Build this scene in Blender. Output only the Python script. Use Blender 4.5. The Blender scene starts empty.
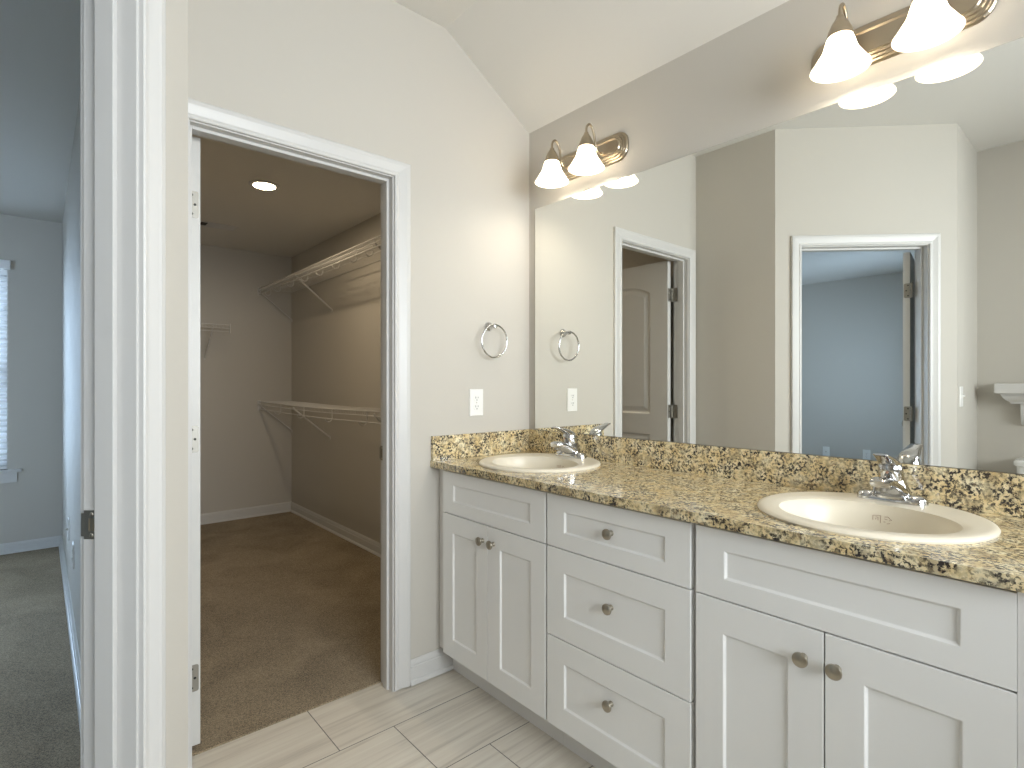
import bpy, bmesh, math, random
from mathutils import Vector, Matrix

C = bpy.context.scene.collection
SC = bpy.context.scene
R = math.radians
PI = math.pi

# ------------------------------------------------------------------ camera, world, light, exposure
cam_d = bpy.data.cameras.new('camera')
cam_d.sensor_fit = 'HORIZONTAL'
cam_d.sensor_width = 36.0
cam_d.lens = 543.587 / 1024.0 * 36.0
cam_d.clip_start = 0.02
cam = bpy.data.objects.new('camera', cam_d)
C.objects.link(cam)
cam.location = (-1.79815, -1.94221, 1.225)
cam.rotation_euler = (R(90), 0, R(49.0285 - 90))
SC.camera = cam

world = bpy.data.worlds.new('daylight_sky')
SC.world = world
world.use_nodes = True
world.node_tree.nodes['Background'].inputs[0].default_value = (0.68, 0.81, 1.0, 1)
world.node_tree.nodes['Background'].inputs[1].default_value = 1.5

SC.view_settings.view_transform = 'Standard'
SC.view_settings.look = 'None'
SC.view_settings.gamma = 1.0
SC.view_settings.use_curve_mapping = False
SC.view_settings.exposure = 0.0

BULB = 92.0           # emission of each vanity bulb
DOWNLIGHT = 240.0       # emission of the closet downlight lens
SHADE = 1.2           # glow of each lit glass bell
DAY_BED = 215.0        # watts of sky at the bedroom windows, the seen one and the added one
DAY_BATH = 138.0         # watts of sky at the south bathroom window
DAYCOL = (0.57, 0.74, 1.0)


def window_sky(name, loc, rot, sx, sy, watts, col=DAYCOL):
    d = bpy.data.lights.new(name, 'AREA')
    d.shape = 'RECTANGLE'
    d.size = sx
    d.size_y = sy
    d.energy = watts
    d.color = col
    o = bpy.data.objects.new(name, d)
    C.objects.link(o)
    o.location = loc
    o.rotation_euler = rot
    return o


# daylight standing outside the window openings, facing in
window_sky('bedroom_window_sky', (-2.42, 3.72, 1.36), (R(-90), 0, 0), 1.0, 1.6, DAY_BED * 0.85)
window_sky('bedroom_window_sky', (-4.15, -1.50, 1.36), (R(90), 0, 0), 1.3, 1.6, DAY_BED * 0.52)  # fill daylight for the bedroom, through the added south window
window_sky('bathroom_window_sky', (-1.15, -3.78, 1.65), (R(90), 0, 0), 2.0, 1.3, DAY_BATH, (0.98, 0.97, 1.0))

# ------------------------------------------------------------------ materials


def new_mat(name):
    m = bpy.data.materials.new(name)
    m.use_nodes = True
    nt = m.node_tree
    return m, nt, nt.nodes['Principled BSDF']


def mat(name, col, rough=0.5, metal=0.0, coat=0.0, bump=0.0, bscale=200.0, vary=0.0, spec=None):
    m, nt, b = new_mat(name)
    b.inputs['Base Color'].default_value = (*col, 1)
    b.inputs['Roughness'].default_value = rough
    b.inputs['Metallic'].default_value = metal
    b.inputs['Coat Weight'].default_value = coat
    if spec is not None:
        b.inputs['Specular IOR Level'].default_value = spec
    tc = nt.nodes.new('ShaderNodeTexCoord')
    if vary > 0:
        n = nt.nodes.new('ShaderNodeTexNoise')
        n.inputs['Scale'].default_value = bscale * 0.15
        n.inputs['Detail'].default_value = 4
        nt.links.new(tc.outputs['Object'], n.inputs['Vector'])
        mx = nt.nodes.new('ShaderNodeMix')
        mx.data_type = 'RGBA'
        mx.inputs['A'].default_value = (*[c * (1 - vary) for c in col], 1)
        mx.inputs['B'].default_value = (*[min(1, c * (1 + vary)) for c in col], 1)
        nt.links.new(n.outputs['Fac'], mx.inputs['Factor'])
        nt.links.new(mx.outputs['Result'], b.inputs['Base Color'])
    if bump > 0:
        n2 = nt.nodes.new('ShaderNodeTexNoise')
        n2.inputs['Scale'].default_value = bscale
        n2.inputs['Detail'].default_value = 3
        nt.links.new(tc.outputs['Object'], n2.inputs['Vector'])
        bp = nt.nodes.new('ShaderNodeBump')
        bp.inputs['Strength'].default_value = bump
        bp.inputs['Distance'].default_value = 0.002
        nt.links.new(n2.outputs['Fac'], bp.inputs['Height'])
        nt.links.new(bp.outputs['Normal'], b.inputs['Normal'])
    return m


def math_node(nt, op, a, b=None, c=None):
    n = nt.nodes.new('ShaderNodeMath')
    n.operation = op
    for i, v in enumerate((a, b, c)):
        if v is None:
            continue
        if isinstance(v, (int, float)):
            n.inputs[i].default_value = v
        else:
            nt.links.new(v, n.inputs[i])
    return n.outputs[0]


def ramp(nt, fac, stops, interp='LINEAR'):
    r = nt.nodes.new('ShaderNodeValToRGB')
    r.color_ramp.interpolation = interp
    els = r.color_ramp.elements
    while len(els) < len(stops):
        els.new(0.5)
    for e, (p, c) in zip(els, stops):
        e.position = p
        e.color = (*c, 1) if len(c) == 3 else c
    nt.links.new(fac, r.inputs['Fac'])
    return r.outputs['Color']


def mixc(nt, fac, a, b, mode='MIX'):
    n = nt.nodes.new('ShaderNodeMix')
    n.data_type = 'RGBA'
    n.blend_type = mode
    for v, s in ((fac, 'Factor'), (a, 'A'), (b, 'B')):
        if isinstance(v, (int, float)):
            n.inputs[s].default_value = v
        elif isinstance(v, tuple):
            n.inputs[s].default_value = (*v, 1)
        else:
            nt.links.new(v, n.inputs[s])
    return n.outputs['Result']


def noise(nt, vec, scale, detail=4, rough=0.55, dist=0.0):
    n = nt.nodes.new('ShaderNodeTexNoise')
    n.inputs['Scale'].default_value = scale
    n.inputs['Detail'].default_value = detail
    n.inputs['Roughness'].default_value = rough
    n.inputs['Distortion'].default_value = dist
    nt.links.new(vec, n.inputs['Vector'])
    return n.outputs['Fac']


def mat_granite():
    m, nt, b = new_mat('speckled_granite')
    v = nt.nodes.new('ShaderNodeTexCoord').outputs['Object']
    base = ramp(nt, noise(nt, v, 26, 5, 0.6), [(0.30, (0.60, 0.44, 0.21)), (0.48, (0.80, 0.65, 0.37)), (0.66, (0.87, 0.78, 0.54))])
    grey = ramp(nt, noise(nt, v, 30, 6, 0.62, 0.3), [(0.50, (0, 0, 0)), (0.60, (1, 1, 1))])
    c = mixc(nt, math_node(nt, 'MULTIPLY', grey, 0.50), base, (0.27, 0.225, 0.155))
    brown = ramp(nt, noise(nt, v, 62, 4, 0.6), [(0.58, (0, 0, 0)), (0.66, (1, 1, 1))])
    c = mixc(nt, math_node(nt, 'MULTIPLY', brown, 0.75), c, (0.23, 0.145, 0.075))
    zone = ramp(nt, noise(nt, v, 24, 5, 0.65), [(0.38, (0.20, 0.20, 0.20)), (0.54, (1, 1, 1))])
    dark = ramp(nt, noise(nt, v, 122, 6, 0.66, 0.3), [(0.485, (0, 0, 0)), (0.535, (1, 1, 1))])
    c = mixc(nt, math_node(nt, 'MULTIPLY', dark, zone), c, (0.035, 0.030, 0.028))
    nt.links.new(c, b.inputs['Base Color'])
    b.inputs['Roughness'].default_value = 0.16
    b.inputs['Coat Weight'].default_value = 0.3
    b.inputs['Coat Roughness'].default_value = 0.05
    return m


def mat_tile():
    m, nt, b = new_mat('streaked_floor_tile')
    v = nt.nodes.new('ShaderNodeTexCoord').outputs['Object']
    s = nt.nodes.new('ShaderNodeSeparateXYZ')
    nt.links.new(v, s.inputs[0])
    x, y = s.outputs[0], s.outputs[1]
    rowf = math_node(nt, 'DIVIDE', math_node(nt, 'ADD', y, 0.195), 0.30)
    row = math_node(nt, 'FLOOR', rowf)
    fy = math_node(nt, 'SUBTRACT', rowf, row)
    xs = math_node(nt, 'DIVIDE', math_node(nt, 'ADD', math_node(nt, 'ADD', x, 1.042), math_node(nt, 'MULTIPLY', row, 0.2)), 0.60)
    col = math_node(nt, 'FLOOR', xs)
    fx = math_node(nt, 'SUBTRACT', xs, col)
    # distance to the joints in metres
    dx = math_node(nt, 'MULTIPLY', math_node(nt, 'MINIMUM', fx, math_node(nt, 'SUBTRACT', 1.0, fx)), 0.60)
    dy = math_node(nt, 'MULTIPLY', math_node(nt, 'MINIMUM', fy, math_node(nt, 'SUBTRACT', 1.0, fy)), 0.30)
    d = math_node(nt, 'MINIMUM', dx, dy)
    joint = math_node(nt, 'LESS_THAN', d, 0.0017)
    # long streaks, shifted from tile to tile
    cx = nt.nodes.new('ShaderNodeCombineXYZ')
    nt.links.new(math_node(nt, 'ADD', math_node(nt, 'MULTIPLY', x, 1.1), math_node(nt, 'MULTIPLY', col, 3.7)), cx.inputs[0])
    nt.links.new(math_node(nt, 'ADD', math_node(nt, 'MULTIPLY', y, 25.0), math_node(nt, 'ADD', math_node(nt, 'MULTIPLY', row, 5.3), math_node(nt, 'MULTIPLY', x, -0.8))), cx.inputs[1])
    nt.links.new(math_node(nt, 'ADD', math_node(nt, 'MULTIPLY', col, 2.1), row), cx.inputs[2])
    st = ramp(nt, noise(nt, cx.outputs[0], 1.6, 5, 0.55, 0.35), [(0.28, (0.50, 0.455, 0.39)), (0.46, (0.67, 0.615, 0.53)), (0.70, (0.75, 0.705, 0.615))])
    c = mixc(nt, joint, st, (0.17, 0.155, 0.14))
    nt.links.new(c, b.inputs['Base Color'])
    b.inputs['Roughness'].default_value = 0.42
    bp = nt.nodes.new('ShaderNodeBump')
    bp.inputs['Strength'].default_value = 0.35
    bp.inputs['Distance'].default_value = 0.002
    nt.links.new(math_node(nt, 'SUBTRACT', 1.0, joint), bp.inputs['Height'])
    nt.links.new(bp.outputs['Normal'], b.inputs['Normal'])
    return m


def mat_carpet(name, dark, light):
    m, nt, b = new_mat(name)
    v = nt.nodes.new('ShaderNodeTexCoord').outputs['Object']
    fine = noise(nt, v, 260, 3, 0.7)
    patch = noise(nt, v, 3.0, 3, 0.5, 0.8)
    f = math_node(nt, 'ADD', math_node(nt, 'MULTIPLY', fine, 0.82), math_node(nt, 'MULTIPLY', patch, 0.20))
    c = ramp(nt, f, [(0.38, dark), (0.64, light)])
    nt.links.new(c, b.inputs['Base Color'])
    b.inputs['Roughness'].default_value = 0.95
    b.inputs['Specular IOR Level'].default_value = 0.1
    b.inputs['Sheen Weight'].default_value = 0.15
    bp = nt.nodes.new('ShaderNodeBump')
    bp.inputs['Strength'].default_value = 0.8
    bp.inputs['Distance'].default_value = 0.006
    nt.links.new(fine, bp.inputs['Height'])
    nt.links.new(bp.outputs['Normal'], b.inputs['Normal'])
    return m


def mat_emit(name, col, strength):
    m, nt, b = new_mat(name)
    b.inputs['Base Color'].default_value = (*col, 1)
    b.inputs['Emission Color'].default_value = (*col, 1)
    b.inputs['Emission Strength'].default_value = strength
    return m


def mat_shade():
    m, nt, b = new_mat('frosted_alabaster_glass')
    out = nt.nodes['Material Output']
    v = nt.nodes.new('ShaderNodeTexCoord').outputs['Object']
    cl = ramp(nt, noise(nt, v, 22, 4, 0.6, 1.2), [(0.3, (0.62, 0.60, 0.56)), (0.7, (0.76, 0.745, 0.71))])
    tr = nt.nodes.new('ShaderNodeBsdfTranslucent')
    df = nt.nodes.new('ShaderNodeBsdfDiffuse')
    gl = nt.nodes.new('ShaderNodeBsdfGlossy')
    gl.inputs['Roughness'].default_value = 0.25
    nt.links.new(cl, tr.inputs['Color'])
    nt.links.new(cl, df.inputs['Color'])
    m1 = nt.nodes.new('ShaderNodeMixShader')
    m1.inputs[0].default_value = 0.22
    nt.links.new(tr.outputs[0], m1.inputs[1])
    nt.links.new(df.outputs[0], m1.inputs[2])
    m2 = nt.nodes.new('ShaderNodeMixShader')
    m2.inputs[0].default_value = 0.05
    tp = nt.nodes.new('ShaderNodeBsdfTransparent')
    tp.inputs['Color'].default_value = (0.98, 0.97, 0.94, 1)
    m3 = nt.nodes.new('ShaderNodeMixShader')
    m3.inputs[0].default_value = 0.05
    nt.links.new(m1.outputs[0], m3.inputs[1])
    nt.links.new(tp.outputs[0], m3.inputs[2])
    nt.links.new(m3.outputs[0], m2.inputs[1])
    nt.links.new(gl.outputs[0], m2.inputs[2])
    em = nt.nodes.new('ShaderNodeEmission')
    em.inputs['Color'].default_value = (1.0, 0.90, 0.75, 1)
    em.inputs['Strength'].default_value = SHADE
    ad = nt.nodes.new('ShaderNodeAddShader')
    nt.links.new(m2.outputs[0], ad.inputs[0])
    nt.links.new(em.outputs[0], ad.inputs[1])
    nt.links.new(ad.outputs[0], out.inputs['Surface'])
    return m


def mat_pane():
    m, nt, b = new_mat('window_glass')
    out = nt.nodes['Material Output']
    t = nt.nodes.new('ShaderNodeBsdfTransparent')
    t.inputs['Color'].default_value = (0.93, 0.96, 0.96, 1)
    g = nt.nodes.new('ShaderNodeBsdfGlossy')
    g.inputs['Roughness'].default_value = 0.02
    f = nt.nodes.new('ShaderNodeFresnel')
    mx = nt.nodes.new('ShaderNodeMixShader')
    nt.links.new(f.outputs[0], mx.inputs[0])
    nt.links.new(t.outputs[0], mx.inputs[1])
    nt.links.new(g.outputs[0], mx.inputs[2])
    nt.links.new(mx.outputs[0], out.inputs['Surface'])
    return m


M = dict(
    wall=mat('greige_wall_paint', (0.545, 0.515, 0.46), 0.75, bump=0.06, bscale=160),
    ceiling=mat('ceiling_paint', (0.72, 0.70, 0.655), 0.85, bump=0.08, bscale=120),
    trim=mat('white_trim_paint', (0.62, 0.61, 0.59), 0.35, bump=0.02, bscale=60),
    door=mat('white_door_paint', (0.64, 0.63, 0.60), 0.38, bump=0.05, bscale=140),
    cabinet=mat('white_cabinet_paint', (0.87, 0.865, 0.845), 0.33, bump=0.012, bscale=50),
    cabinet_in=mat('cabinet_carcass_paint', (0.80, 0.79, 0.77), 0.45, bump=0.01, bscale=50),
    granite=mat_granite(),
    tile=mat_tile(),
    carpet=mat_carpet('loop_carpet', (0.115, 0.088, 0.054), (0.50, 0.395, 0.26)),
    porcelain=mat('bisque_porcelain', (0.76, 0.70, 0.575), 0.28, coat=0.1, spec=0.3),
    porcelain_white=mat('white_porcelain', (0.84, 0.84, 0.82), 0.08, coat=0.5),
    chrome=mat('chrome', (0.60, 0.60, 0.60), 0.10, 1.0),
    nickel=mat('satin_nickel', (0.56, 0.51, 0.43), 0.28, 1.0, bump=0.01, bscale=300),
    pewter=mat('aged_pewter_knob', (0.44, 0.40, 0.33), 0.30, 1.0),
    bracket=mat('brushed_fixture_metal', (0.44, 0.37, 0.275), 0.30, 1.0),
    dark=mat('dark_gap', (0.02, 0.018, 0.015), 0.7),
    steel=mat('brushed_hinge_steel', (0.33, 0.315, 0.28), 0.45, 1.0),
    plate=mat('white_plastic_plate', (0.82, 0.81, 0.78), 0.3),
    wire=mat('white_vinyl_wire', (0.66, 0.645, 0.615), 0.4),
    blind=mat('white_blind_vinyl', (0.80, 0.80, 0.80), 0.45),
    mirror=mat('mirror_silver', (0.93, 0.935, 0.90), 0.0, 1.0),
    mirror_edge=mat('mirror_edge_glass', (0.05, 0.07, 0.06), 0.2),
    shade=mat_shade(),
    bulb=mat_emit('lit_bulb', (1.0, 0.90, 0.76), BULB),
    downlight=mat_emit('lit_downlight_lens', (1.0, 0.81, 0.56), DOWNLIGHT),
    pane=mat_pane(),
    ink=mat('brown_stamp_ink', (0.36, 0.20, 0.13), 0.5),
)

# ------------------------------------------------------------------ mesh helpers


def nbm():
    return bmesh.new()


def add_box(bm, x0, x1, y0, y1, z0, z1):
    vs = [bm.verts.new(p) for p in ((x0, y0, z0), (x1, y0, z0), (x1, y1, z0), (x0, y1, z0),
                                    (x0, y0, z1), (x1, y0, z1), (x1, y1, z1), (x0, y1, z1))]
    for f in ((3, 2, 1, 0), (4, 5, 6, 7), (0, 1, 5, 4), (1, 2, 6, 5), (2, 3, 7, 6), (3, 0, 4, 7)):
        bm.faces.new([vs[i] for i in f])
    return vs


def add_prism(bm, poly, z0, z1):
    a = [bm.verts.new((x, y, z0)) for x, y in poly]
    b = [bm.verts.new((x, y, z1)) for x, y in poly]
    n = len(poly)
    bm.faces.new(a[::-1])
    bm.faces.new(b)
    for i in range(n):
        bm.faces.new([a[i], a[(i + 1) % n], b[(i + 1) % n], b[i]])


def loft(bm, rings, cap0=True, cap1=True, closed=True):
    rv = [[bm.verts.new(p) for p in r] for r in rings]
    n = len(rv[0])
    for a, b in zip(rv, rv[1:]):
        for i in range(n if closed else n - 1):
            j = (i + 1) % n
            bm.faces.new([a[i], a[j], b[j], b[i]])
    if cap0:
        bm.faces.new(rv[0][::-1])
    if cap1:
        bm.faces.new(rv[-1])
    return rv


def circle_ring(c, ax, bx, ra, rb=None, n=24, p=2.0):
    rb = ra if rb is None else rb
    out = []
    for i in range(n):
        t = 2 * PI * i / n
        ct, st = math.cos(t), math.sin(t)
        ct = math.copysign(abs(ct) ** (2 / p), ct)
        st = math.copysign(abs(st) ** (2 / p), st)
        out.append(Vector(c) + Vector(ax) * ra * ct + Vector(bx) * rb * st)
    return out


def add_tube(bm, pts, r, n=8, cyclic=False, caps=True):
    pts = [Vector(p) for p in pts]
    k = len(pts)
    rs = r if isinstance(r, (list, tuple)) else [r] * k
    rings = []
    up = None
    for i in range(k):
        a = pts[(i - 1) % k] if (i > 0 or cyclic) else pts[i]
        b = pts[(i + 1) % k] if (i < k - 1 or cyclic) else pts[i]
        t = (b - a).normalized()
        if up is None:
            up = Vector((0, 0, 1)) if abs(t.z) < 0.9 else Vector((1, 0, 0))
        s = t.cross(up).normalized()
        up = s.cross(t).normalized()
        rings.append(circle_ring(pts[i], s, up, rs[i], None, n))
    if cyclic:
        rv = [[bm.verts.new(p) for p in q] for q in rings]
        for i in range(k):
            a, b = rv[i], rv[(i + 1) % k]
            for j in range(n):
                bm.faces.new([a[j], a[(j + 1) % n], b[(j + 1) % n], b[j]])
    else:
        loft(bm, rings, caps, caps)


def add_lathe(bm, prof, c=(0, 0, 0), axis=(0, 0, 1), n=32, cap0=False, cap1=False):
    """prof: (radius, height along axis)"""
    ax = Vector(axis).normalized()
    u = Vector((0, 0, 1)) if abs(ax.z) < 0.9 else Vector((1, 0, 0))
    s = ax.cross(u).normalized()
    w = ax.cross(s).normalized()
    rings = [circle_ring(Vector(c) + ax * h, s, w, max(r, 1e-5), None, n) for r, h in prof]
    loft(bm, rings, cap0, cap1)


def add_sphere(bm, c, r, n=16, sz=1.0):
    prof = []
    for i in range(n // 2 + 1):
        t = PI * i / (n // 2)
        prof.append((r * math.sin(t), -r * sz * math.cos(t)))
    add_lathe(bm, prof, c, (0, 0, 1), n)


def obj(name, bm, m, parent=None, smooth=False, bevel=0.0, mats=None, mtx=None, recalc=True):
    if mtx is not None:
        bmesh.ops.transform(bm, matrix=mtx, verts=bm.verts)
    if recalc:
        bmesh.ops.recalc_face_normals(bm, faces=bm.faces)
    me = bpy.data.meshes.new(name)
    bm.to_mesh(me)
    bm.free()
    for q in ([m] if mats is None else mats):
        me.materials.append(q)
    if smooth:
        for p in me.polygons:
            p.use_smooth = True
    o = bpy.data.objects.new(name, me)
    C.objects.link(o)
    if parent is not None:
        o.parent = parent
    if bevel > 0:
        md = o.modifiers.new('soft_edges', 'BEVEL')
        md.width = bevel
        md.segments = 2
        md.limit_method = 'ANGLE'
        md.angle_limit = R(50)
        md.harden_normals = False
    if smooth:
        set_smooth_by_angle(me)
    return o


def set_smooth_by_angle(me, ang=R(38)):
    """flat creases stay sharp, the rest is shaded smooth"""
    bm = bmesh.new()
    bm.from_mesh(me)
    for e in bm.edges:
        if len(e.link_faces) == 2:
            e.smooth = e.calc_face_angle(0) < ang
    bm.to_mesh(me)
    bm.free()


def tag(o, label, cat, group=None):
    o['label'] = label
    o['category'] = cat
    if group:
        o['group'] = group
    return o


def thing(name, label, cat, loc=(0, 0, 0), group=None, rotz=0.0):
    o = bpy.data.objects.new(name, None)
    C.objects.link(o)
    o.empty_display_size = 0.05
    o.location = loc
    o.rotation_euler = (0, 0, rotz)
    return tag(o, label, cat, group)


def struct(name, bm, m, label, cat, parent=None, **k):
    o = obj(name, bm, m, parent, **k)
    if parent is None:
        o['kind'] = 'structure'
        tag(o, label, cat)
    return o


def copy_tree(root, loc, label, parent=None):
    r = root.copy()
    C.objects.link(r)
    if parent is None:
        r.location = loc
        r['label'] = label
    else:
        r.parent = parent
        r.matrix_parent_inverse = root.matrix_parent_inverse
    for ch in list(root.children):
        copy_tree(ch, None, None, r)
    return r


# ------------------------------------------------------------------ measures of the place
XC = -1.543                    # bath face of the short wall beside the closet doorway
YN = 3.39                      # far wall of closet and bedroom
CD = Vector((XC, -0.52, 0))    # corner where the angled bedroom-door wall begins
ED = Vector((-0.70711, -0.70711, 0))   # along the angled wall
ND = Vector((-0.70711, 0.70711, 0))    # through it, into the bedroom
LD = 1.033
EX, EY = -2.274, -1.251        # far end of the angled wall
XF = -2.865                    # west bath wall
YS = -3.45                     # south bath wall
CZ, CB = 2.748, 2.444          # flat bath ceiling, eave height at the mirror wall
CR = -0.486                    # where the slope meets the flat ceiling
ZT = 2.95                      # top of all walls


def dw(s, d, z):
    """angled wall coordinates to world"""
    return CD + ED * s + ND * d + Vector((0, 0, z))


MD = Matrix(((ED.x, ND.x, 0, CD.x), (ED.y, ND.y, 0, CD.y), (0, 0, 1, 0), (0, 0, 0, 1)))
CL0, CL1, CLT = -1.444, -0.740, 2.047       # closet doorway, clear opening
BD0, BD1, BDT = 0.154, 0.868, 2.040         # bedroom doorway, clear opening (along the angled wall)

# ------------------------------------------------------------------ room shell
bm = nbm()
add_box(bm, XC, CL0 - 0.018, 0, 0.100, 0, ZT)
add_box(bm, CL1 + 0.018, 0.14, 0, 0.100, 0, ZT)
add_box(bm, CL0 - 0.018, CL1 + 0.018, 0, 0.100, CLT + 0.018, ZT)
struct('wall_north', bm, M['wall'], 'greige bathroom wall holding the closet doorway and towel ring', 'wall')

bm = nbm()
add_prism(bm, [(XC, -0.52), (XC, YN + 0.1), (-1.672, YN + 0.1), (-1.672, -0.488)], 0, ZT)
struct('wall_partition', bm, M['wall'], 'greige partition wall between walk-in closet and bedroom', 'wall')

bm = nbm()
add_box(bm, 0, 0.14, YS - 0.12, 0, 0, ZT)
struct('wall_east', bm, M['wall'], 'greige wall behind the vanity mirror and lights', 'wall')


bm = nbm()
add_box(bm, 0.027, 0.14, 0.100, YN + 0.1, 0, ZT)
struct('wall_closet_east', bm, M['wall'], 'closet side wall carrying the two long wire shelves', 'wall')

# angled wall with the bedroom doorway
bm = nbm()
d = 0.114
for s0, s1, z0, z1 in ((-0.0, BD0 - 0.018, 0, ZT), (BD1 + 0.018, LD, 0, ZT), (BD0 - 0.018, BD1 + 0.018, BDT + 0.018, ZT)):
    add_box(bm, s0, s1, 0, d, z0, z1)
struct('wall_angled', bm, M['wall'], 'angled greige wall with the bedroom doorway, seen in the mirror', 'wall', mtx=MD)

bm = nbm()
add_prism(bm, [(EX, EY), (XF - 0.12, EY), (XF - 0.12, EY + 0.12), (EX - 0.05, EY + 0.12), (EX - 0.0806, EY + 0.0806)], 0, ZT)
struct('wall_return', bm, M['wall'], 'short greige wall with a light switch, seen in the mirror', 'wall')

bm = nbm()
add_box(bm, XF - 0.12, XF, YS - 0.12, EY, 0, ZT)
struct('wall_west', bm, M['wall'], 'greige wall behind the toilet, seen in the mirror', 'wall')

# south wall with its window opening (behind the camera)
WX0, WX1, WZ0, WZ1 = -2.15, -0.12, 1.0, 2.3
bm = nbm()
add_box(bm, XF, WX0, YS - 0.12, YS, 0, ZT)
add_box(bm, WX1, 0, YS - 0.12, YS, 0, ZT)
add_box(bm, WX0, WX1, YS - 0.12, YS, 0, WZ0)
add_box(bm, WX0, WX1, YS - 0.12, YS, WZ1, ZT)
struct('wall_south', bm, M['wall'], 'greige bathroom wall with a high window, behind the viewer', 'wall')

# far wall of bedroom and closet, two window openings
BW = ((-2.875, -1.975),)
SWX = (-4.75, -3.55)
BZ0, BZ1 = 0.61, 2.11
bm = nbm()
add_box(bm, -5.42, BW[0][0], YN, YN + 0.13, 0, ZT)
add_box(bm, BW[0][1], -1.60, YN, YN + 0.13, 0, ZT)
for a, b in BW:
    add_box(bm, a, b, YN, YN + 0.13, 0, BZ0)
    add_box(bm, a, b, YN, YN + 0.13, BZ1, ZT)
struct('wall_bedroom_north', bm, M['wall'], 'bedroom window wall seen through the near doorway', 'wall')
bm = nbm()
add_box(bm, -1.60, 0.14, YN, YN + 0.13, 0, ZT)
struct('wall_closet_north', bm, M['wall'], 'end wall of the walk-in closet', 'wall')

bm = nbm()
add_box(bm, -5.42, -5.291, EY, YN, 0, ZT)
struct('wall_bedroom_west', bm, M['wall'], 'far bedroom wall seen in the mirror through the doorway', 'wall')
bm = nbm()
add_box(bm, -5.291, SWX[0], EY, EY + 0.12, 0, ZT)
add_box(bm, SWX[1], XF - 0.12, EY, EY + 0.12, 0, ZT)
add_box(bm, SWX[0], SWX[1], EY, EY + 0.12, 0, BZ0)
add_box(bm, SWX[0], SWX[1], EY, EY + 0.12, BZ1, ZT)
struct('wall_bedroom_south', bm, M['wall'], 'bedroom wall beside the angled doorway', 'wall')

# floors
bm = nbm()
add_prism(bm, [(XF, YS), (0, YS), (0, 0), (CL1 + 0.01, 0), (CL1 + 0.01, 0.097), (CL0 - 0.01, 0.097), (CL0 - 0.01, 0), (XC, 0), (XC, -0.52),
               tuple((dw(BD0 - 0.01, 0, 0))[:2]), tuple((dw(BD0 - 0.01, 0.06, 0))[:2]), tuple((dw(BD1 + 0.01, 0.06, 0))[:2]),
               tuple((dw(BD1 + 0.01, 0, 0))[:2]), (EX, EY), (XF, EY)], -0.05, 0.0)
struct('floor', bm, M['tile'], 'pale streaked rectangular floor tiles in a staggered layout', 'floor')
bm = nbm()
add_prism(bm, [(XC, 0.100), (CL0 - 0.01, 0.100), (CL0 - 0.01, 0.097), (CL1 + 0.01, 0.097), (CL1 + 0.01, 0.100), (0.027, 0.100), (0.027, YN), (XC, YN)], -0.05, 0.006)
struct('floor_closet', bm, M['carpet'], 'brown beige carpet inside the walk-in closet', 'carpet')
bm = nbm()
p1, p2, p3, p4 = dw(BD0 - 0.01, 0.06, 0), dw(BD1 + 0.01, 0.06, 0), dw(BD1 + 0.01, 0.114, 0), dw(BD0 - 0.01, 0.114, 0)
add_prism(bm, [(-1.672, YN), (-5.291, YN), (-5.291, EY + 0.12), (EX - 0.05, EY + 0.12), tuple(p3[:2]), tuple(p2[:2]), tuple(p1[:2]), tuple(p4[:2]), (-1.672, -0.488)], -0.05, 0.006)
struct('floor_bedroom', bm, M['carpet'], 'grey looking carpet in the bedroom beyond the doorway', 'carpet')

# ceilings
bm = nbm()
vs = [(XF - 0.12, CZ), (CR, CZ), (0.0, CB), (0.14, CB), (0.14, 3.05), (XF - 0.12, 3.05)]
a = [bm.verts.new((x, YS - 0.12, z)) for x, z in vs]
b = [bm.verts.new((x, 0.0, z)) for x, z in vs]
n = len(vs)
bm.faces.new(a)
bm.faces.new(b[::-1])
for i in range(n):
    bm.faces.new([a[i], a[(i + 1) % n], b[(i + 1) % n], b[i]])
struct('ceiling', bm, M['ceiling'], 'flat bathroom ceiling sloping down towards the mirror wall', 'ceiling')
bm = nbm()
add_box(bm, XC, 0.027, 0.100, YN, 2.44, 3.05)
struct('ceiling_closet', bm, M['ceiling'], 'low ceiling of the walk-in closet', 'ceiling')
bm = nbm()
add_prism(bm, [(-1.672, YN), (-5.291, YN), (-5.291, EY + 0.12), (EX - 0.05, EY + 0.12), (EX - 0.0806, EY + 0.0806), (-1.672, -0.488)], 2.44, 3.05)
struct('ceiling_bedroom', bm, M['ceiling'], 'bedroom ceiling seen through the near doorway', 'ceiling')

# ------------------------------------------------------------------ trim: casings, jambs, baseboards
CAS = [(0, 0), (0, 0.010), (0.004, 0.0125), (0.012, 0.0125), (0.0165, 0.0095), (0.022, 0.0105), (0.040, 0.0155), (0.046, 0.0175), (0.058, 0.0175), (0.0635, 0.0145), (0.0635, 0)]


def casing_bm(s0, s1, zt, side=-1.0, d0=0.0, k_w=1.07, k_h=0.96):
    """mitred casing round an opening in wall coordinates (s along, d through)"""
    bm = nbm()
    rings = []
    for k in range(4):
        ring = []
        for u, t in CAS:
            h = u * k_h
            u = u * k_w
            dd = d0 + side * t
            ring.append({0: (s0 - u, dd, 0.008), 1: (s0 - u, dd, zt + h), 2: (s1 + u, dd, zt + h), 3: (s1 + u, dd, 0.008)}[k])
        rings.append(ring)
    loft(bm, rings)
    return bm


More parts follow.
